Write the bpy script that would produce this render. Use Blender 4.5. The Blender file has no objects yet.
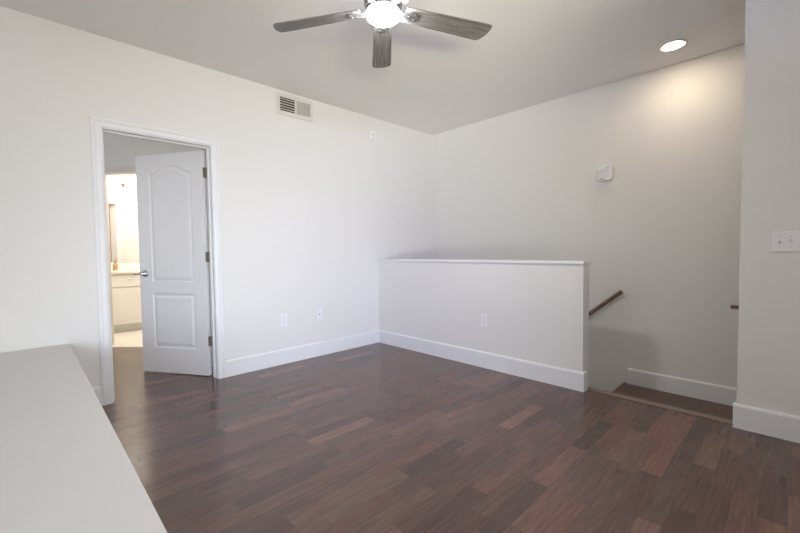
import bpy, bmesh, math, random
from mathutils import Vector, Matrix

# ------------------------------------------------------------------ camera, world, lights, exposure
S = bpy.context.scene
COL = S.collection
random.seed(7)
H = 2.74

def camera():
    yaw, pitch, roll = (math.radians(a) for a in (45.8818, -2.33627, -0.714228))
    F = Vector((-math.sin(yaw) * math.cos(pitch), math.cos(yaw) * math.cos(pitch), math.sin(pitch)))
    r0 = Vector((math.cos(yaw), math.sin(yaw), 0)); u0 = r0.cross(F)
    R = math.cos(roll) * r0 + math.sin(roll) * u0
    U = math.cos(roll) * u0 - math.sin(roll) * r0
    cd = bpy.data.cameras.new('camera'); co = bpy.data.objects.new('camera', cd); COL.objects.link(co)
    cd.sensor_fit = 'HORIZONTAL'; cd.sensor_width = 36.0; cd.lens = 387.533 * 36 / 800
    cd.clip_start = 0.02
    m = Matrix((R, U, -F)).transposed().to_4x4()
    m.translation = Vector((3.62086, -3.13556, 1.13110)); co.matrix_world = m
    S.camera = co
camera()

S.view_settings.view_transform = 'Standard'; S.view_settings.look = 'None'
S.view_settings.gamma = 1.0; S.view_settings.use_curve_mapping = False
S.view_settings.exposure = 0.0

w = bpy.data.worlds.new('sky'); S.world = w; w.use_nodes = True
w.node_tree.nodes['Background'].inputs[0].default_value = (0.95, 0.98, 1.04, 1)
w.node_tree.nodes['Background'].inputs[1].default_value = 3.75

def area(name, loc, direction, sx, sy, power, col):
    l = bpy.data.lights.new(name, 'AREA'); l.shape = 'RECTANGLE'; l.size = sx; l.size_y = sy
    l.energy = power; l.color = col
    o = bpy.data.objects.new(name, l); COL.objects.link(o)
    o.location = loc; o.rotation_euler = Vector(direction).to_track_quat('-Z', 'Y').to_euler()
    return o
# daylight outside the wide window to the right of the photographer, falling in towards the far left corner
d1 = area('aimed_daylight', (6.75, -4.0, 1.35), (-1, 0.75, -0.03), 2.2, 1.9, 19, (0.45, 0.56, 1.06)); d1.data.spread = math.radians(50)
d2 = area('aimed_daylight', (6.75, -4.0, 0.9), (-1, 0.3, -0.08), 1.6, 0.9, 6.5, (0.72, 0.84, 1.0)); d2.data.spread = math.radians(32)  # extra narrow beam added to lift the door and lower left wall
# uplights added outside that window to brighten the ceiling and upper far wall
d3 = area('ceiling_fill', (6.6, -4.0, 0.2), (-1, 0.62, 0.35), 2.4, 0.9, 33, (1.0, 0.91, 0.50)); d3.data.spread = math.radians(60)
d4 = area('ceiling_fill', (6.6, -4.6, 0.15), (-4.1, 5.0, 2.6), 2.4, 0.8, 28, (1.0, 0.95, 0.72)); d4.data.spread = math.radians(38)
# unseen fill lamp added to brighten the bathroom evenly
area('bathroom_fill', (-2.70, -1.65, 2.725), (0, 0, -1), 0.4, 0.4, 42, (1.0, 0.93, 0.82))

# ------------------------------------------------------------------ materials
def mat(name, color, rough=0.5, metal=0.0, bump=0.0, bscale=200.0, var=0.0, coat=0.0):
    m = bpy.data.materials.new(name); m.use_nodes = True
    nt = m.node_tree; b = nt.nodes['Principled BSDF']
    b.inputs['Base Color'].default_value = (*color, 1); b.inputs['Roughness'].default_value = rough
    b.inputs['Metallic'].default_value = metal; b.inputs['Coat Weight'].default_value = coat
    tc = nt.nodes.new('ShaderNodeTexCoord')
    if var:
        n = nt.nodes.new('ShaderNodeTexNoise'); n.inputs['Scale'].default_value = 3.0; n.inputs['Detail'].default_value = 4
        mx = nt.nodes.new('ShaderNodeMix'); mx.data_type = 'RGBA'
        mx.inputs[6].default_value = (*[c * (1 - var) for c in color], 1); mx.inputs[7].default_value = (*color, 1)
        nt.links.new(tc.outputs['Object'], n.inputs['Vector']); nt.links.new(n.outputs['Fac'], mx.inputs[0])
        nt.links.new(mx.outputs[2], b.inputs['Base Color'])
    if bump:
        n = nt.nodes.new('ShaderNodeTexNoise'); n.inputs['Scale'].default_value = bscale; n.inputs['Detail'].default_value = 2
        bp = nt.nodes.new('ShaderNodeBump'); bp.inputs['Strength'].default_value = bump; bp.inputs['Distance'].default_value = 0.002
        nt.links.new(tc.outputs['Object'], n.inputs['Vector']); nt.links.new(n.outputs['Fac'], bp.inputs['Height'])
        nt.links.new(bp.outputs['Normal'], b.inputs['Normal'])
    return m

def emit(name, color, strength):
    m = bpy.data.materials.new(name); m.use_nodes = True
    nt = m.node_tree; nt.nodes.clear()
    e = nt.nodes.new('ShaderNodeEmission'); e.inputs[0].default_value = (*color, 1); e.inputs[1].default_value = strength
    o = nt.nodes.new('ShaderNodeOutputMaterial'); nt.links.new(e.outputs[0], o.inputs[0])
    return m

def srgb(r, g, b):
    f = lambda c: (c / 255 / 12.92) if c / 255 <= 0.04045 else ((c / 255 + 0.055) / 1.055) ** 2.4
    return (f(r), f(g), f(b))

def wood_floor(name, pw=0.088, pl=0.47, dark=1.0):
    m = bpy.data.materials.new(name); m.use_nodes = True
    nt = m.node_tree; N = nt.nodes; L = nt.links; b = N['Principled BSDF']
    def M(op, a, c=None, d=None):
        n = N.new('ShaderNodeMath'); n.operation = op
        for i, v in enumerate((a, c, d)):
            if v is None: continue
            if isinstance(v, (int, float)): n.inputs[i].default_value = v
            else: L.new(v, n.inputs[i])
        return n.outputs[0]
    tc = N.new('ShaderNodeTexCoord'); sp = N.new('ShaderNodeSeparateXYZ'); L.new(tc.outputs['Object'], sp.inputs[0])
    x, y = sp.outputs[0], sp.outputs[1]
    xr = M('DIVIDE', x, pw); row = M('FLOOR', xr); xf = M('FRACT', xr)
    wn = N.new('ShaderNodeTexWhiteNoise'); wn.noise_dimensions = '1D'; L.new(row, wn.inputs['W'])
    yr = M('ADD', M('DIVIDE', y, pl), M('MULTIPLY', wn.outputs['Value'], 7.31)); colm = M('FLOOR', yr); yf = M('FRACT', yr)
    cb = N.new('ShaderNodeCombineXYZ'); L.new(row, cb.inputs[0]); L.new(colm, cb.inputs[1])
    w2 = N.new('ShaderNodeTexWhiteNoise'); w2.noise_dimensions = '3D'; L.new(cb.outputs[0], w2.inputs['Vector'])
    s2 = N.new('ShaderNodeSeparateColor'); L.new(w2.outputs['Color'], s2.inputs[0])
    # every strip of the laminate has its own tone
    cr = N.new('ShaderNodeValToRGB'); e = cr.color_ramp.elements
    e[0].position = 0.0; e[0].color = (*srgb(76, 61, 55), 1); e[1].position = 1.0; e[1].color = (*srgb(120, 94, 80), 1)
    for p_, c_ in ((0.2, (86, 69, 62)), (0.55, (94, 75, 66)), (0.85, (103, 81, 71))):
        k = e.new(p_); k.color = (*srgb(*c_), 1)
    L.new(s2.outputs[0], cr.inputs[0])
    red = N.new('ShaderNodeMix'); red.data_type = 'RGBA'; red.blend_type = 'MULTIPLY'
    red.inputs[7].default_value = (1.12, 0.84, 0.85, 1); L.new(cr.outputs[0], red.inputs[6])
    L.new(M('ADD', 0.2, M('MULTIPLY', s2.outputs[1], 0.8)), red.inputs[0])
    # grain along the strip
    mp = N.new('ShaderNodeCombineXYZ')
    L.new(M('MULTIPLY', x, 95.0), mp.inputs[0])
    L.new(M('ADD', M('MULTIPLY', y, 5.5), M('MULTIPLY', s2.outputs[2], 40.0)), mp.inputs[1]); L.new(M('MULTIPLY', s2.outputs[1], 30), mp.inputs[2])
    gn = N.new('ShaderNodeTexNoise'); gn.inputs['Scale'].default_value = 1.0; gn.inputs['Detail'].default_value = 5; gn.inputs['Roughness'].default_value = 0.65
    L.new(mp.outputs[0], gn.inputs['Vector'])
    gr = N.new('ShaderNodeMapRange'); gr.inputs['From Min'].default_value = 0.3; gr.inputs['From Max'].default_value = 0.7
    gr.inputs['To Min'].default_value = 0.66; gr.inputs['To Max'].default_value = 1.26; L.new(gn.outputs['Fac'], gr.inputs['Value'])
    # seams
    ex = M('MINIMUM', xf, M('SUBTRACT', 1.0, xf)); ey = M('MINIMUM', yf, M('SUBTRACT', 1.0, yf))
    sx = M('LESS_THAN', M('MULTIPLY', ex, pw), 0.0009); sy = M('LESS_THAN', M('MULTIPLY', ey, pl), 0.0011)
    seam = M('MAXIMUM', sx, sy); sm = M('SUBTRACT', 1.0, M('MULTIPLY', seam, 0.35))
    fac = M('MULTIPLY', M('MULTIPLY', gr.outputs[0], sm), dark)
    fin = N.new('ShaderNodeMix'); fin.data_type = 'RGBA'; fin.blend_type = 'MULTIPLY'; fin.inputs[0].default_value = 1.0
    cc = N.new('ShaderNodeCombineColor'); [L.new(fac, cc.inputs[i]) for i in range(3)]
    L.new(red.outputs[2], fin.inputs[6]); L.new(cc.outputs[0], fin.inputs[7])
    L.new(fin.outputs[2], b.inputs['Base Color'])
    rr = M('ADD', 0.17, M('MULTIPLY', gn.outputs['Fac'], 0.09)); L.new(rr, b.inputs['Roughness'])
    b.inputs['Specular IOR Level'].default_value = 0.62
    bp = N.new('ShaderNodeBump'); bp.inputs['Strength'].default_value = 0.12; bp.inputs['Distance'].default_value = 0.001
    L.new(M('SUBTRACT', gn.outputs['Fac'], seam), bp.inputs['Height']); L.new(bp.outputs['Normal'], b.inputs['Normal'])
    return m

def grain_wood(name, c0, c1, axis=0, scale=90.0, rough=0.45):
    m = bpy.data.materials.new(name); m.use_nodes = True
    nt = m.node_tree; N = nt.nodes; L = nt.links; b = N['Principled BSDF']
    tc = N.new('ShaderNodeTexCoord'); mp = N.new('ShaderNodeMapping')
    sc = [scale] * 3; sc[axis] = scale / 18; mp.inputs['Scale'].default_value = sc
    L.new(tc.outputs['Object'], mp.inputs[0])
    n = N.new('ShaderNodeTexNoise'); n.inputs['Scale'].default_value = 1.0; n.inputs['Detail'].default_value = 5; n.inputs['Roughness'].default_value = .7
    n.inputs['Distortion'].default_value = 0.6
    L.new(mp.outputs[0], n.inputs['Vector'])
    r = N.new('ShaderNodeValToRGB'); e = r.color_ramp.elements
    e[0].position = .35; e[0].color = (*c0, 1); e[1].position = .68; e[1].color = (*c1, 1)
    L.new(n.outputs['Fac'], r.inputs[0]); L.new(r.outputs[0], b.inputs['Base Color'])
    b.inputs['Roughness'].default_value = rough
    return m

def tile(name, col, grout, size=0.33):
    m = bpy.data.materials.new(name); m.use_nodes = True
    nt = m.node_tree; N = nt.nodes; L = nt.links; b = N['Principled BSDF']
    tc = N.new('ShaderNodeTexCoord'); br = N.new('ShaderNodeTexBrick'); br.offset = 0
    br.inputs['Scale'].default_value = 1.0; br.inputs['Brick Width'].default_value = size; br.inputs['Row Height'].default_value = size
    br.inputs['Mortar Size'].default_value = .004; br.inputs['Color1'].default_value = (*col, 1); br.inputs['Color2'].default_value = (*[c * .94 for c in col], 1)
    br.inputs['Mortar'].default_value = (*grout, 1)
    L.new(tc.outputs['Object'], br.inputs['Vector']); L.new(br.outputs['Color'], b.inputs['Base Color'])
    b.inputs['Roughness'].default_value = .35
    return m

WALL = mat('wall_paint', (0.80, 0.787, 0.762), 0.75, bump=0.08, bscale=260)
CEIL = mat('ceiling_paint', (0.84, 0.82, 0.815), 0.85, bump=0.1, bscale=220)
TRIM = mat('trim_paint', (0.83, 0.83, 0.84), 0.38, bump=0.02, bscale=90)
DOORP = mat('door_paint', (0.76, 0.755, 0.76), 0.42, bump=0.02, bscale=120)
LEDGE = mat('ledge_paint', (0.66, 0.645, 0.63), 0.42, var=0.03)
FLOOR = wood_floor('dark_laminate')
LANDING = grain_wood('dark_stair_wood', srgb(76, 56, 48), srgb(112, 84, 71), 0, 60, 0.35)
NOSE = grain_wood('stair_nosing_wood', srgb(118, 98, 88), srgb(146, 124, 113), 0, 60, 0.35)
NOSEY = grain_wood('stair_nosing_wood_across', srgb(96, 66, 56), srgb(126, 92, 78), 1, 60, 0.35)
RAIL = grain_wood('handrail_wood', srgb(92, 66, 54), srgb(126, 94, 78), 0, 80, 0.35)
TILE = tile('bath_tile', (0.74, 0.69, 0.60), (0.55, 0.5, 0.43))
PLATE = mat('white_plastic', (0.86, 0.86, 0.88), 0.35, bump=0.01)
DARKP = mat('slot_dark', (0.06, 0.055, 0.05), 0.6, var=.2)
VENTW = mat('vent_enamel', (0.74, 0.73, 0.69), 0.45, var=0.03)
VENTD = mat('vent_gap_shade', (0.05, 0.048, 0.042), 0.8, var=0.2)
FIN = mat('vent_fin', (0.60, 0.59, 0.55), 0.5, var=0.05)
NICKEL = mat('brushed_nickel', (0.55, 0.54, 0.53), 0.28, 1.0, bump=0.03)
HINGE = mat('hinge_metal', (0.33, 0.29, 0.25), 0.5, 0.6, bump=0.03)
FANB = grain_wood('weathered_blade_wood', srgb(84, 80, 78), srgb(142, 136, 132), 0, 95, 0.5)
FANM = mat('fan_metal', (0.30, 0.295, 0.29), 0.5, 1.0, bump=0.02)
FANL = emit('fan_light', (0.97, 0.98, 1.0), 176)
CANL = emit('can_light', (1.0, 0.82, 0.61), 122)
CANT = mat('can_trim', (0.82, 0.80, 0.77), 0.4, var=.02)
BATHW = mat('bath_wall', (0.80, 0.77, 0.72), 0.7, var=.02)
CAB = mat('cabinet_paint', (0.80, 0.765, 0.70), 0.45, var=.02)
COUNTER = mat('cultured_marble', (0.82, 0.77, 0.67), 0.2, var=.05)
MIRROR = mat('mirror_glass', (0.82, 0.82, 0.83), 0.02, 1.0, var=0.01)
BRONZE = mat('mirror_edge', (0.25, 0.17, 0.11), 0.4, .6, var=.1)
SHADE = emit('vanity_shade', (1.0, 0.97, 0.84), 22)
AMBER = mat('amber_bottle', (0.42, 0.27, 0.14), 0.3, var=.15)
WFRAME = mat('window_vinyl', (0.8, 0.8, 0.8), .4, var=.02)

# ------------------------------------------------------------------ mesh helpers
class MB:
    def __init__(s): s.bm = bmesh.new()
    def box(s, x0, x1, y0, y1, z0, z1, bev=0.0, seg=2):
        t = bmesh.new(); bmesh.ops.create_cube(t, size=1)
        for v in t.verts:
            v.co = Vector(((x0 + x1) / 2 + v.co.x * (x1 - x0), (y0 + y1) / 2 + v.co.y * (y1 - y0), (z0 + z1) / 2 + v.co.z * (z1 - z0)))
        if bev: bmesh.ops.bevel(t, geom=t.edges[:], offset=bev, segments=seg, affect='EDGES', profile=.5)
        s.merge(t); return s
    def prism(s, poly, z0, z1):
        t = bmesh.new()
        a = [t.verts.new((p[0], p[1], z0)) for p in poly]; b = [t.verts.new((p[0], p[1], z1)) for p in poly]
        t.faces.new(a[::-1]); t.faces.new(b)
        for i in range(len(poly)):
            j = (i + 1) % len(poly); t.faces.new((a[i], a[j], b[j], b[i]))
        bmesh.ops.recalc_face_normals(t, faces=t.faces[:]); s.merge(t); return s
    def sweep(s, prof, path_a, path_b, out, up=(0, 0, 1)):
        """profile (offset along out, offset along up) swept from a to b"""
        t = bmesh.new(); o = Vector(out); u = Vector(up)
        A = [t.verts.new(Vector(path_a) + o * p + u * q) for p, q in prof]; B = [t.verts.new(Vector(path_b) + o * p + u * q) for p, q in prof]
        n = len(prof); t.faces.new(A[::-1]); t.faces.new(B)
        for i in range(n): t.faces.new((A[i], A[(i + 1) % n], B[(i + 1) % n], B[i]))
        bmesh.ops.recalc_face_normals(t, faces=t.faces[:]); s.merge(t); return s
    def lathe(s, prof, seg=32, loc=(0, 0, 0), axis='Z', closed=True):
        t = bmesh.new(); rings = []
        for r, z in prof:
            if r < 1e-6: rings.append([t.verts.new((0, 0, z))])
            else: rings.append([t.verts.new((r * math.cos(2 * math.pi * i / seg), r * math.sin(2 * math.pi * i / seg), z)) for i in range(seg)])
        for a, b in zip(rings, rings[1:]):
            for i in range(seg):
                j = (i + 1) % seg
                if len(a) == 1 and len(b) == 1: continue
                if len(a) == 1: t.faces.new((a[0], b[i], b[j]))
                elif len(b) == 1: t.faces.new((a[i], a[j], b[0]))
                else: t.faces.new((a[i], a[j], b[j], b[i]))
        for f in t.faces: f.smooth = True
        bmesh.ops.recalc_face_normals(t, faces=t.faces[:])
        M = {'Z': Matrix.Identity(4), 'X': Matrix.Rotation(math.pi / 2, 4, 'Y'), '-X': Matrix.Rotation(-math.pi / 2, 4, 'Y'),
             'Y': Matrix.Rotation(-math.pi / 2, 4, 'X'), '-Y': Matrix.Rotation(math.pi / 2, 4, 'X')}[axis]
        t.transform(Matrix.Translation(loc) @ M); s.merge(t); return s
    def tube(s, pts, r, seg=16):
        t = bmesh.new(); pts = [Vector(p) for p in pts]; rings = []
        rs = r if isinstance(r, (list, tuple)) else [r] * len(pts)
        for i, p in enumerate(pts):
            d = (pts[min(i + 1, len(pts) - 1)] - pts[max(i - 1, 0)]).normalized()
            ref = Vector((0, 0, 1)) if abs(d.z) < .9 else Vector((1, 0, 0))
            a = d.cross(ref).normalized(); b = a.cross(d)
            rings.append([t.verts.new(p + rs[i] * (a * math.cos(2 * math.pi * k / seg) + b * math.sin(2 * math.pi * k / seg))) for k in range(seg)])
        for A, B in zip(rings, rings[1:]):
            for k in range(seg):
                f = t.faces.new((A[k], A[(k + 1) % seg], B[(k + 1) % seg], B[k])); f.smooth = True
        t.faces.new(rings[0]); t.faces.new(rings[-1])
        bmesh.ops.recalc_face_normals(t, faces=t.faces[:]); s.merge(t); return s
    def merge(s, t, M=None):
        if M is not None: t.transform(M)
        me = bpy.data.meshes.new('tmp'); t.to_mesh(me); t.free(); s.bm.from_mesh(me); bpy.data.meshes.remove(me)
    def xf(s, M): s.bm.transform(M); return s
    def build(s, name, m, parent=None, loc=None):
        me = bpy.data.meshes.new(name)
        if loc is not None and parent is None: s.bm.transform(Matrix.Translation(-Vector(loc)))
        s.bm.to_mesh(me); s.bm.free(); me.materials.append(m)
        o = bpy.data.objects.new(name, me); COL.objects.link(o)
        if parent: o.parent = parent
        elif loc is not None: o.location = loc
        return o

def tag(o, label, cat, group=None, kind=None):
    o['label'] = label; o['category'] = cat
    if group: o['group'] = group
    if kind: o['kind'] = kind
    return o
def thing(name, label, cat, loc=(0, 0, 0), rz=0.0, group=None, kind=None):
    o = bpy.data.objects.new(name, None); COL.objects.link(o); o.empty_display_size = .1
    o.location = loc; o.rotation_euler = (0, 0, rz)
    return tag(o, label, cat, group, kind)

# ------------------------------------------------------------------ dimensions
HL, HT, HH = 2.447, 0.115, 1.0326            # half wall length, thickness, height to top of its cap
FY = 1.038                                    # far wall face
RX, RY = 3.3655, 0.027                        # edge and face of the right wall
DY0, DY1, DZ = -2.683, -1.924, 2.067          # clear opening of the doorway in the left wall
WT = 0.13                                     # left wall thickness
BH = 0.1515                                   # baseboard height
ZL = -0.1875                                  # landing level
U2 = Vector((0.7315, 0.6818)); A2 = Vector((-2.249, -2.447)); N2 = Vector((0.6818, -0.7315))   # 45 degree wall of the hall
def dg(s, n=0.0):
    p = A2 + U2 * s + N2 * n; return (p.x, p.y)
BZ = 2.10                                     # height of the bathroom doorway
BS0, BS1 = 0.005, 0.80

# ------------------------------------------------------------------ floor, ceiling, walls
fl = MB()
fl.prism([(0, -6.5), (6.0, -6.5), (6.0, -1.69), (4.01, -1.69), (4.01, RY + .05), (RX, RY + .05), (RX, 0.068), (HL, 0.068), (HL, 0.02), (0, 0.02)], -0.16, 0)
fl.prism([(-3.45, -4.5), (0, -4.5), (0, -1.82), (-1.574, -1.819), dg(0.92), dg(-1.6)], -0.16, 0)
tag(fl.build('floor', FLOOR), 'dark brown wood-look strip laminate floor', 'floor', kind='structure')
bt = MB(); bt.prism([dg(-.25), dg(0.92), (-1.5, -1.1), (-3.75, -1.1), (-3.75, -2.75)], -0.16, 0.0)
tag(bt.build('floor', TILE), 'cream tiled bathroom floor seen past the white door', 'floor', kind='structure')
CX, CY = 2.883, 0.645                         # recessed light
ce = MB(); q = 0.069
ce.box(-4.2, CX - q, -6.62, 1.153, H, H + .12).box(CX + q, 6.12, -6.62, 1.153, H, H + .12)
ce.box(CX - q, CX + q, -6.62, CY - q, H, H + .12).box(CX - q, CX + q, CY + q, 1.153, H, H + .12)
tag(ce.build('ceiling', CEIL), 'flat matte off-white ceiling', 'ceiling', kind='structure')

wl = MB(); r0, r1, rz = DY0 - .016, DY1 + .016, DZ + .016
wl.box(-WT, 0, -6.5, r0, 0, H).box(-WT, 0, r0, r1, rz, H).box(-WT, 0, r1, 1.153, 0, H).box(-WT, 0, .02, 1.153, -2.6, 0)
tag(wl.build('wall_left', WALL), 'long white wall on the left with the doorway', 'wall', kind='structure')
tag(MB().box(0, 4.6, FY, 1.153, -2.6, H).build('wall_back', WALL), 'warm off-white wall behind the half wall and stairs', 'wall', kind='structure')
tag(MB().box(RX, 6.12, RY, RY + .115, -2.6, H).build('wall_right', WALL), 'grey-white wall at the right edge with a light switch', 'wall', kind='structure')
tag(MB().box(4.6, 4.72, .142, FY, -2.6, H).build('wall_stair', WALL), 'end wall of the stairwell', 'wall', kind='structure')
ws = MB(); ws.box(3.95, 6.0, -1.75, RY, 0, 2.2)  # unseen block, added to keep window light off the right wall
tag(ws.build('shade_block', WALL), 'unseen white block added to shade the right wall', 'wall', kind='structure')
we = MB(); we.box(6.0, 6.12, -6.5, -5.6, 0, H).box(6.0, 6.12, -2.0, RY, 0, H).box(6.0, 6.12, -5.6, -2.0, 0, .3).box(6.0, 6.12, -5.6, -2.0, 2.45, H)
tag(we.build('wall_east', WALL), 'white wall with a wide window', 'wall', kind='structure')
wf = MB().box(-.13, 6.12, -6.62, -6.5, 0, H)
tag(wf.build('wall_front', WALL), 'plain white wall behind the viewer', 'wall', kind='structure')
# hall behind the doorway
wh = MB()
def slab(s0, s1, z0, z1): wh.prism([dg(s0), dg(s1), dg(s1, -.11), dg(s0, -.11)], z0, z1)
slab(-1.6, BS0 - .012, 0, H); slab(BS1 + .012, 0.95, 0, H); slab(BS0 - .012, BS1 + .012, BZ + .012, H)
wh.box(-1.574, -WT, -1.819, -1.71, 0, H)
wh.box(-3.55, -3.42, -4.5, -3.5, 0, H).box(-3.55, -2.4, -4.62, -4.5, 0, H).box(-1.2, -.13, -4.62, -4.5, 0, H)
wh.box(-2.4, -1.2, -4.62, -4.5, 0, .85).box(-2.4, -1.2, -4.62, -4.5, 2.15, H)
tag(wh.build('wall_hall', WALL), 'grey hall wall seen above and beside the open door', 'wall', kind='structure')
wb = MB(); wb.box(-3.82, -3.70, -2.53, -1.0, 0, H).box(-3.70, -2.36, -2.53, -2.415, 0, H).box(-3.70, -1.4, -1.1, -1.0, 0, H).box(-1.5, -1.4, -1.7, -1.1, 0, H)
tag(wb.build('wall_bathroom', BATHW), 'warm cream bathroom wall around the vanity', 'wall', kind='structure')

# windows (frames) behind the photographer
def window(name, label, along, a0, a1, z0, z1, c):
    m = MB(); f = .05
    def bx(p0, p1, q0, q1):
        if along == 'Y': m.box(c - .03, c + .03, p0, p1, q0, q1, .004)
        else: m.box(p0, p1, c - .03, c + .03, q0, q1, .004)
    bx(a0, a0 + f, z0, z1); bx(a1 - f, a1, z0, z1); bx(a0 + f, a1 - f, z0, z0 + f); bx(a0 + f, a1 - f, z1 - f, z1)
    mid = (a0 + a1) / 2; bx(mid - .03, mid + .03, z0 + f, z1 - f)
    tag(m.build(name, WFRAME), label, 'window', kind='structure')
window('window_1', 'wide white framed window in the east wall', 'Y', -5.6, -2.0, .3, 2.45, 6.06)

# ------------------------------------------------------------------ half wall with its cap
hw = MB().box(0.0, HL, 0, HT, -2.6, HH - .026).build('half_wall', WALL)
tag(hw, 'waist-high white half wall screening the stairs', 'half wall', kind='structure')
cap = MB().box(0.002, HL + .010, -.018, HT + .018, HH - .026, HH, .005)
cap.build('cap', TRIM, hw)

# ------------------------------------------------------------------ baseboards
BP = [(0, 0), (.015, 0), (.015, BH - .014), (.011, BH - .004), (.004, BH), (0, BH)]
def base(name, label, segs):
    m = MB()
    for a, b, o in segs: m.sweep(BP, a, b, o)
    return tag(m.build(name, TRIM), label, 'baseboard', kind='structure')
CW = .067                                     # casing width
base('baseboard_left', 'white baseboard under the outlets on the left wall', [((0, DY1 + .005 + CW, 0), (0, 0, 0), (1, 0, 0))])
base('baseboard_left', 'short white baseboard left of the door casing above the ledge corner', [((0, -2.918, 0), (0, DY0 - .005 - CW, 0), (1, 0, 0))])
base('baseboard_middle', 'white baseboard along the half wall', [((.015, 0, 0), (HL + .015, 0, 0), (0, -1, 0)), ((HL, -.0, 0), (HL, .060, 0), (1, 0, 0))])
base('baseboard_right', 'white baseboard on the wall with the light switch', [((RX - .015, RY, 0), (3.935, RY, 0), (0, -1, 0)), ((RX, RY, 0), (RX, .060, 0), (-1, 0, 0))])
base('baseboard_back', 'white baseboard along the stair landing', [((2.485, FY, ZL), (4.6, FY, ZL), (0, -1, 0))])

# ------------------------------------------------------------------ doorway: jamb + casing
tr = MB()
tr.box(-WT - .001, .001, DY0 - .016, DY0, 0, DZ + .016).box(-WT - .001, .001, DY1, DY1 + .016, 0, DZ + .016).box(-WT - .001, .001, DY0, DY1, DZ, DZ + .016)
# stop strips
tr.box(-.085, -.05, DY0, DY0 + .011, 0, DZ).box(-.085, -.05, DY1 - .011, DY1, 0, DZ).box(-.085, -.05, DY0 + .011, DY1 - .011, DZ - .011, DZ)
CP = [(0, 0), (0, CW), (.012, CW), (.016, CW - .008), (.0165, CW - .02), (.011, CW - .028), (.012, .014), (.009, .003), (.006, 0)]   # (out, width)
def mitred(m, x, y0, y1, z1, sgn):
    """casing round an opening y0..y1, 0..z1 on the plane x; profile swept with mitred corners"""
    t = bmesh.new(); rings = []
    for (cy, cz, dy, dz) in ((y0, 0, -1, 0), (y0, z1, -1, 1), (y1, z1, 1, 1), (y1, 0, 1, 0)):
        rings.append([t.verts.new((x + sgn * o, cy + dy * wd, cz + dz * wd)) for o, wd in CP])
    n = len(CP)
    for A, B in zip(rings, rings[1:]):
        for i in range(n): t.faces.new((A[i], A[(i + 1) % n], B[(i + 1) % n], B[i]))
    t.faces.new(rings[0]); t.faces.new(rings[-1]); bmesh.ops.recalc_face_normals(t, faces=t.faces[:]); m.merge(t)
mitred(tr, 0.0, DY0 - .005, DY1 + .005, DZ + .005, 1)
mitred(tr, -WT, DY0 - .005, DY1 + .005, DZ + .005, -1)
tag(tr.build('trim_1', TRIM), 'white casing and jamb around the doorway', 'door casing', kind='structure')
# bathroom doorway casing in the 45 degree wall
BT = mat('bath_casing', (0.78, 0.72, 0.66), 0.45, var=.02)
t2 = MB()
def dslab(m, s0, s1, n0, n1, z0, z1): m.prism([dg(s0, n0), dg(s1, n0), dg(s1, n1), dg(s0, n1)], z0, z1)
dslab(t2, BS0 - .012, BS0, -.111, .001, 0, BZ + .012); dslab(t2, BS1, BS1 + .012, -.111, .001, 0, BZ + .012); dslab(t2, BS0, BS1, -.111, .001, BZ, BZ + .012)
dslab(t2, BS0 - .07, BS0 - .005, 0, .014, 0, BZ + .07); dslab(t2, BS1 + .005, BS1 + .07, 0, .014, 0, BZ + .07); dslab(t2, BS0 - .005, BS1 + .005, 0, .014, BZ + .005, BZ + .07)
tag(t2.build('trim_2', BT), 'casing of the lit bathroom doorway', 'door casing', kind='structure')

# ------------------------------------------------------------------ panelled door leaf
DL, DT, DH0, DH1 = 0.737, 0.035, 0.010, 2.050
TH = math.radians(58)
def panel_sdf(u, z, p):
    """signed distance to a panel outline (negative inside); arched top if rise"""
    u0, u1, z0, z1, rise = p
    top = z1
    if rise:
        k = max(0.0, min(1.0, (u - u0) / (u1 - u0)))
        h = min(1.0, min(k, 1 - k) / 0.44)
        top = z1 - rise * (1 - h * h * (3 - 2 * h))
    return max(u0 - u, u - u1, z0 - z, z - top)
PAN = [(0.125, 0.598, 0.865, 1.940, 0.068), (0.125, 0.598, 0.245, 0.760, 0.0)]
def relief(u, z):
    d = min(panel_sdf(u, z, p) for p in PAN)
    if d >= 0: return 0.0
    d = -d
    if d < .010: return -.008 * (d / .010)
    if d < .022: return -.008
    if d < .044: return -.008 + .0065 * (d - .022) / .022
    return -.0015
def door_mesh():
    t = bmesh.new()
    def lin(cuts, a, b, step):
        pts = set([round(a, 4), round(b, 4)])
        for c in cuts:
            for o in (0, .010, .022, .044): pts.add(round(c[0] + c[1] * o, 4))
        v = a
        while v < b: pts.add(round(v, 4)); v += step
        pts = sorted(x for x in pts if a <= x <= b); out = [pts[0]]
        for x in pts[1:]:
            if x - out[-1] > .0018: out.append(x)
        out[-1] = b
        return out
    us = lin([(.125, 1), (.598, -1)], 0.0, DL, .009)
    zs = lin([(.865, 1), (.245, 1), (.760, -1)], DH0, 1.72, .045) 
    zs += [1.72 + (DH1 - 1.72) * i / 66 for i in range(1, 67)]
    front = [[t.verts.new((DT + relief(u, z), -u, z)) for u in us] for z in zs]
    back = [[t.verts.new((-relief(u, z), -u, z)) for u in us] for z in zs]
    for j in range(len(zs) - 1):
        for i in range(len(us) - 1):
            t.faces.new((front[j][i], front[j][i + 1], front[j + 1][i + 1], front[j + 1][i]))
            t.faces.new((back[j][i], back[j + 1][i], back[j + 1][i + 1], back[j][i + 1]))
        t.faces.new((front[j][0], front[j + 1][0], back[j + 1][0], back[j][0]))
        t.faces.new((front[j][-1], back[j][-1], back[j + 1][-1], front[j + 1][-1]))
    for i in range(len(us) - 1):
        t.faces.new((front[0][i], back[0][i], back[0][i + 1], front[0][i + 1]))
        t.faces.new((front[-1][i], front[-1][i + 1], back[-1][i + 1], back[-1][i]))
    bmesh.ops.recalc_face_normals(t, faces=t.faces[:])
    m = MB(); m.merge(t); return m
PIV = (-.138, -1.929, 0)
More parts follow.
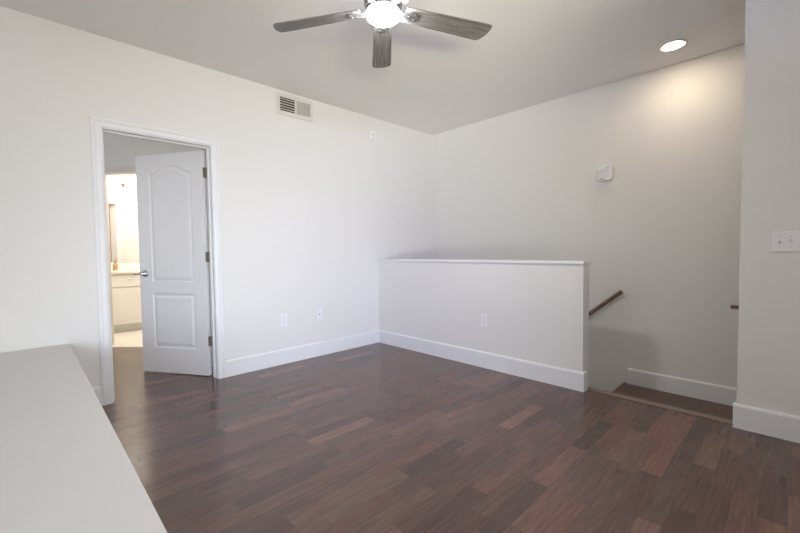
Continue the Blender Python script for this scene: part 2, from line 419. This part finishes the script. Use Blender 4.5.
dr = thing('door_1', 'white two-panel arched door standing open in the doorway', 'door', PIV, -TH, kind='structure')
door_mesh().build('door_leaf', DOORP, dr)
hd = MB()
for sgn, fx in ((1, DT), (-1, 0)):
    ax = 'X' if sgn > 0 else '-X'
    hd.lathe([(0, -.001), (.031, -.001), (.031, .006), (.026, .010), (.012, .012), (.011, .045), (0, .045)], 24, (fx, -.672, .945), ax)
    hd.tube([(fx + sgn * .042, -.662, .945), (fx + sgn * .046, -.690, .946), (fx + sgn * .046, -.722, .945), (fx + sgn * .043, -.757, .940)], [.011, .010, .009, .007], 12)
hdo = hd.build('door_handle', NICKEL, dr); hdo['label'] = 'brushed nickel lever handle'
for z in (1.855, 1.095, .322):
    h = MB(); h.box(.002, DT - .002, -.001, .0025, z - .046, z + .046, .001)
    h.tube([(-.004, .004, z - .047), (-.004, .004, z + .047)], .0058, 12)
    h.tube([(-.004, .004, z + .047), (-.004, .004, z + .053)], [.0045, .002], 12)
    # leaf screwed to the jamb (world direction of the jamb face, turned back into door space)
    Rz = Matrix.Rotation(TH, 3, 'Z'); a = Rz @ Vector((1, 0, 0)); o0 = Vector((-.004, .004, 0))
    p0 = o0; p1 = o0 + a * .036; nn = Vector((-a.y, a.x, 0)) * -.0015
    h.prism([(p0 + nn)[:2], (p1 + nn)[:2], (p1 - nn)[:2], (p0 - nn)[:2]], z - .046, z + .046)
    ho = h.build('hinge', HINGE, dr); ho['label'] = 'dark metal door hinge'

# ------------------------------------------------------------------ stairs
st = thing('staircase', 'dark wood landing and steps going down behind the half wall', 'stairs', (2.485, .58, ZL))
def sp(m, name, mt):
    m.xf(Matrix.Translation((-2.485, -.58, -ZL))); return m.build(name, mt, st)
sp(MB().prism([(2.46, .116), (RX - .001, .116), (RX - .001, .143), (4.599, .143), (4.599, FY - .001), (2.46, FY - .001)], ZL - .04, ZL), 'landing', LANDING)
sp(MB().box(2.445, 2.475, .117, FY - .001, ZL - .03, ZL + .004, .006), 'nosing', NOSEY)
sp(MB().box(HL + .016, RX - .016, .1, .118, ZL, -.035), 'riser', TRIM)
for k in range(7):
    x1 = 2.475 - .23 * k; z = ZL - .1875 * (k + 1)
    sp(MB().box(x1 - .02, x1, .116, FY - .001, z - .02, z + .1875 - .04), 'riser', TRIM)
    sp(MB().box(x1 - .255, x1 - .001, .116, FY - .001, z - .03, z, .006), 'tread', LANDING)
ns = MB().box(HL, RX, .060, .122, -.034, .008, .006, 3).build('trim_3', NOSE)
tag(ns, 'brown wood nosing where the floor drops to the landing', 'stair nosing', kind='structure')

def handrail(name, label, pts, wall_y, bracket_ts, rad=.019):
    o = thing(name, label, 'handrail', pts[0])
    off = Vector(pts[0]); P = [Vector(p) - off for p in pts]
    MB().tube(P, rad, 20).build('rail', RAIL, o)
    for q in bracket_ts:
        c = P[0].lerp(P[-1], q); wy = wall_y - off.y
        b = MB(); b.tube([(c.x, c.y, c.z - .018), (c.x, c.y + (wy - c.y) * .3, c.z - .06), (c.x, wy + (.004 if wy < c.y else -.004), c.z - .065)], .006, 10)
        b.lathe([(0, 0), (.028, 0), (.026, .006), (0, .008)], 20, (c.x, wy, c.z - .065), '-Y' if wy > c.y else 'Y')
        b.build('bracket', NICKEL, o)
handrail('handrail', 'sloping brown wood handrail on the wall beyond the half wall', [(2.436, .982, .712), (1.4, .982, -.155), (.5, .982, -.905)], FY, (.22, .8))
handrail('handrail', 'end of a brown wood handrail poking out behind the right wall', [(3.312, .195, .735), (4.0, .195, .735), (4.5, .195, .735)], .142, (.25, .8), .013)

# ------------------------------------------------------------------ low white ledge in the foreground
LZ, LY = .498, -2.924
lo = thing('ledge', 'low flat-topped white ledge filling the lower left corner', 'ledge', (1.5, -3.3, 0))
def lp(m, name, mt): m.xf(Matrix.Translation((-1.5, 3.3, 0))); return m.build(name, mt, lo)
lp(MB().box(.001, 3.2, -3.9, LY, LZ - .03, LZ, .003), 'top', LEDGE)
lp(MB().box(.001, 3.18, -3.88, LY - .012, 0, LZ - .03), 'body', WALL)

# ------------------------------------------------------------------ wall plates
def plate_mesh(wd, ht, th=.006):
    return MB().box(-wd / 2, wd / 2, -th, 0, -ht / 2, ht / 2, .0025)
def duplex(name, label, loc, rz, group=None):
    o = thing(name, label, 'outlet', loc, rz, group)
    plate_mesh(.072, .117).build('cover_plate', PLATE, o)
    for dz in (.0195, -.0195):
        m = MB(); t = bmesh.new()
        bmesh.ops.create_circle(t, cap_ends=True, segments=28, radius=.0172)
        for v in t.verts: v.co = Vector((v.co.x, -.006, max(-.0135, min(.0135, v.co.y)) + dz))
        e = bmesh.ops.extrude_face_region(t, geom=t.faces[:]); bmesh.ops.translate(t, vec=(0, -.0018, 0), verts=[v for v in e['geom'] if isinstance(v, bmesh.types.BMVert)])
        bmesh.ops.recalc_face_normals(t, faces=t.faces[:]); m.merge(t)
        so = m.build('socket', PLATE, o)
        sl = MB(); sl.box(-.0078, -.0055, -.0083, -.007, dz - .001, dz + .008).box(.0055, .0078, -.0083, -.007, dz - .0005, dz + .007)
        sl.lathe([(0, 0), (.0026, 0), (.0026, .0013), (0, .0013)], 10, (0, -.007, dz - .0075), '-Y')
        sl.build('slots', DARKP, so)
    MB().lathe([(0, 0), (.0035, 0), (.003, .0012), (0, .0014)], 12, (0, -.006, 0), '-Y').build('screw', NICKEL, o)
    return o
duplex('outlet', 'white duplex power outlet in the middle of the half wall', (1.535, 0, .459), 0)
duplex('outlet', 'white duplex power outlet on left wall nearest the door', (0, -1.275, .445), math.pi / 2)
jk = thing('cable_jack', 'small white cable jack plate on left wall nearer the half wall', 'wall jack', (0, -.857, .453), math.pi / 2)
plate_mesh(.070, .115).build('cover_plate', PLATE, jk)
MB().lathe([(0, 0), (.009, 0), (.009, .004), (.0048, .004), (.0048, .012), (0, .012)], 16, (0, -.006, 0), '-Y').build('connector', NICKEL, jk)
sw = thing('light_switch', 'white double toggle light switch on the right wall', 'light switch', (3.562, RY, 1.155), 0)
plate_mesh(.118, .116).build('cover_plate', PLATE, sw)
for dx, up in ((-.023, 1), (.023, -1)):
    m = MB(); m.box(dx - .0055, dx + .0055, -.0075, -.004, -.0125, .0125, .0008)
    m.build('toggle_slot', FIN, sw)
    t = MB(); t.box(-.0042, .0042, -.016, 0, -.004, .004, .0012); t.xf(Matrix.Translation((dx, -.006, 0)) @ Matrix.Rotation(up * -.5, 4, 'X'))
    t.build('toggle', PLATE, sw)
    for sz in (.030, -.030):
        MB().lathe([(0, 0), (.0033, 0), (.0028, .0012), (0, .0014)], 12, (dx, -.006, sz), '-Y').build('screw', NICKEL, sw)

# ------------------------------------------------------------------ air vent high on the left wall
vt = thing('air_vent', 'white two-bank air vent register high on the left wall', 'air vent', (0, -1.092, 2.608), math.pi / 2)
VW, VH = .207, .108
fr = MB()                                     # local x = along the wall, -y = out of the wall
o_ = (-VW, VW, -VH, VH); i1 = (-.166, -.004, -.067, .067); i2 = (.016, .178, -.067, .067)
fr.box(-VW, -.166, -.010, 0, -VH, VH, .003).box(.178, VW, -.010, 0, -VH, VH, .003).box(-.166, .178, -.010, 0, .067, VH, .003).box(-.166, .178, -.010, 0, -VH, -.067, .003).box(-.004, .016, -.010, 0, -.067, .067, .002)
fr.build('frame', VENTW, vt)
MB().box(-.166, .178, -.0012, -.0002, -.067, .067).build('dark_backing', VENTD, vt)  # flat dark sheet; shade between the louvres is put into its colour
for k in range(5):
    z = -.050 + k * .025
    s_ = MB(); s_.box(-.080, .080, -.0009, .0009, -.0055, .0055); s_.xf(Matrix.Translation((-.085, -.0065, z)) @ Matrix.Rotation(math.radians(62), 4, 'X'))
    s_.build('louvre', VENTW, vt)
for k in range(13):
    x = .0215 + k * .0125
    s_ = MB(); s_.box(-.0062, .0062, -.0008, .0008, -.066, .066); s_.xf(Matrix.Translation((x, -.0055, 0)) @ Matrix.Rotation(math.radians(16), 4, 'Z'))
    s_.build('louvre', FIN, vt)
MB().box(.170, .176, -.016, -.006, -.018, .006, .0015).build('lever', VENTW, vt)

# ------------------------------------------------------------------ small sensor and alarm
sn = thing('wall_sensor', 'small white sensor high on the left wall near the corner', 'sensor', (0, -.067, 2.522), math.pi / 2)
MB().box(-.042, .042, -.018, 0, -.058, .058, .008, 3).build('housing', PLATE, sn)
MB().lathe([(0, 0), (.021, 0), (.020, .004), (.012, .010), (0, .012)], 24, (0, -.018, .012), '-Y').build('lens', VENTW, sn)
MB().box(-.018, .018, -.0195, -.017, -.044, -.034, .0008).build('slot', FIN, sn)
al = thing('wall_alarm', 'square white alarm with round grille on the wall above the stairs', 'alarm', (2.272, FY, 1.868), 0)
MB().box(-.056, .056, -.010, 0, -.064, .064, .003).build('back_plate', PLATE, al)
MB().box(-.066, .066, -.052, -.010, -.072, .072, .012, 3).build('housing', PLATE, al)
gm = MB()
for r in (.012, .021, .030, .039): gm.lathe([(r, 0), (r + .0045, 0), (r + .0045, .004), (r, .004), (r, 0)], 28, (-.006, -.052, .004), '-Y')
gm.build('grille', PLATE, al)
MB().box(.020, .046, -.0545, -.05, .048, .060, .001).build('indicator', FIN, al)
for x in (-.034, -.014): MB().box(x - .005, x + .005, -.0535, -.05, -.062, -.050, .0008).build('slot', DARKP, al)

# ------------------------------------------------------------------ recessed ceiling light
cl = thing('recessed_light', 'glowing round recessed light in the ceiling over the stairs', 'ceiling light', (CX, CY, H))
MB().lathe([(.064, .002), (.066, -.004), (.090, -.006), (.0985, -.003), (.0985, .0), (.068, .0), (.067, .06), (.064, .06), (.064, .002)], 48).build('trim_ring', CANT, cl)
MB().lathe([(0, -.013), (.02, -.0125), (.04, -.009), (.056, -.003), (.0632, .003), (.0632, .014), (0, .014)], 48).build('lamp_lens', CANL, cl)
MB().lathe([(0, .10), (.068, .10), (.068, .06)], 32).build('can', CANT, cl)

# ------------------------------------------------------------------ ceiling fan
FX, FYY, FZ = 1.9996, -1.6669, 2.456
fan = thing('ceiling_fan', 'five-blade ceiling fan with weathered grey wood blades and lit lamp', 'ceiling fan', (FX, FYY, FZ))
MB().lathe([(0, .284), (.065, .284), (.065, .268), (.045, .235), (.018, .225), (0, .225)], 40).build('canopy', FANM, fan)
MB().tube([(0, 0, .23), (0, 0, .13)], .0125, 20).build('downrod', FANM, fan)
MB().lathe([(0, .15), (.03, .15), (.075, .135), (.098, .11), (.104, .06), (.104, .02), (.098, .008), (.092, .004), (0, .004)], 48).build('motor_housing', FANM, fan)
MB().lathe([(0, .002), (.088, .002), (.094, -.002), (.094, -.014), (.088, -.018), (0, -.018)], 48).build('light_ring', FANM, fan)
MB().lathe([(0, -.019), (.090, -.019), (.0955, -.026), (.092, -.040), (.078, -.052), (.05, -.060), (0, -.064)], 48).build('light_diffuser', FANL, fan)
def blade_outline():
    pts = []
    r0_, r1_ = .125, .672
    for i in range(9):                          # trailing edge root to tip
        u = i / 8; r = r0_ + (r1_ - .035 - r0_) * u; pts.append((r, -(.052 + .016 * u)))
    for i in range(1, 8):                       # slanted rounded tip
        a = -math.pi / 2 + math.pi * i / 8; pts.append((r1_ - .03 + .03 * math.cos(a) - .014 * math.sin(a) , .068 * math.sin(a)))
    for i in range(9):
        u = 1 - i / 8; r = r0_ + (r1_ - .05 - r0_) * u; pts.append((r, .052 + .016 * u))
    return pts
BO = blade_outline()
for k in range(5):
    ang = math.radians(67.37 + 72 * k)
    M = Matrix.Rotation(ang, 4, 'Z') @ Matrix.Rotation(math.radians(-12), 4, 'X')
    b = MB(); b.prism(BO, -.003, .003)
    bo = b.build('blade', FANB, fan); bo.matrix_local = M
    a = MB()
    a.prism([(.085, -.016), (.13, -.018), (.165, -.030), (.195, -.029), (.203, -.018), (.203, .018), (.195, .029), (.165, .030), (.13, .018), (.085, .016)], -.008, -.0032)
    for (sx, sy) in ((.188, -.018), (.188, .018), (.155, 0)): a.lathe([(0, -.011), (.0045, -.0105), (.006, -.008), (0, -.008)], 12, (sx, sy, 0))
    ao = a.build('blade_bracket', FANM, fan); ao.matrix_local = M

# ------------------------------------------------------------------ bathroom seen past the door
VX0, VX1, VY0, VY1 = -3.699, -3.15, -2.405, -1.12
va = thing('vanity', 'cream bathroom vanity cabinet seen past the door', 'vanity', (-3.42, -1.7, 0))
def vp(m, name, mt, par=None):
    m.xf(Matrix.Translation((3.42, 1.7, 0))); return m.build(name, mt, par or va)
vp(MB().box(VX0, VX1 - .02, VY0, VY1, .107, .85), 'body', CAB)
vp(MB().box(VX0, VX1 - .09, VY0, VY1, 0, .107).box(VX1 - .09, VX1 - .02, VY0, VY0 + .15, 0, .107), 'toe_kick', CAB)
vp(MB().box(VX0, VX1 + .02, VY0, VY1, .85, .89, .006), 'countertop', COUNTER)
vp(MB().box(VX0, VX0 + .02, VY0, VY1, .89, .99, .003), 'backsplash', COUNTER)
for y0, y1 in ((VY0 + .03, -1.72), (-1.70, VY1 - .02)):
    for z0, z1, nm in ((.66, .825, 'drawer'), (.125, .642, 'door')):
        m = MB(); m.box(VX1 - .02, VX1, y0, y1, z0, z1, .003)
        if nm == 'door': m.box(VX1, VX1 + .005, y0 + .06, y1 - .06, z0 + .06, z1 - .06, .003)
        d = vp(m, nm, CAB)
        vp(MB().lathe([(0, 0), (.006, 0), (.006, .012), (.014, .018), (.012, .026), (0, .028)], 16, (VX1, y1 - .04 if nm == 'door' else (y0 + y1) / 2, z1 - .06), 'X'), 'knob', NICKEL, d)
mi = thing('mirror', 'wall mirror above the bathroom vanity', 'mirror', (-3.70, -1.7, 1.46))
MB().box(.001, .012, -.475, .5, -.45, .45).build('glass', MIRROR, mi)
for e0 in (-.490, .5): MB().box(.001, .016, e0, e0 + .015, -.45, .45, .002).build('edge_strip', BRONZE, mi)
vl = thing('vanity_light', 'glowing bar of glass shades above the bathroom mirror', 'wall light', (-3.70, -1.7, 2.19))
MB().tube([(.075, -.34, .01), (.075, .4, .01)], .009, 14).box(.001, .02, -.08, .08, -.05, .06, .004).tube([(.02, 0, .01), (.075, 0, .01)], .008, 12).build('bar', BRONZE, vl)
for y in (-.30, .0, .30):
    MB().lathe([(0, -.03), (.016, -.03), (.02, 0), (.02, .03), (0, .035)], 16, (.075, y, 0)).build('socket_cup', BRONZE, vl)
    MB().lathe([(0, .036), (.024, .036), (.034, .06), (.046, .10), (.052, .13), (0, .13)], 24, (.075, y, 0)).build('glass_shade', SHADE, vl)
sb = thing('soap_bottle', 'small tan soap bottle on the vanity beside the mirror edge', 'soap bottle', (-3.45, -2.165, .8905))
MB().lathe([(0, 0), (.030, 0), (.033, .006), (.033, .085), (.026, .10), (.012, .108), (.012, .12), (0, .12)], 24).build('bottle', AMBER, sb)
MB().lathe([(0, .12), (.014, .12), (.014, .132), (.005, .134), (.005, .155), (0, .155)], 16).tube([(0, 0, .155), (.02, .01, .158), (.04, .02, .150)], .005, 10).build('pump', BRONZE, sb)
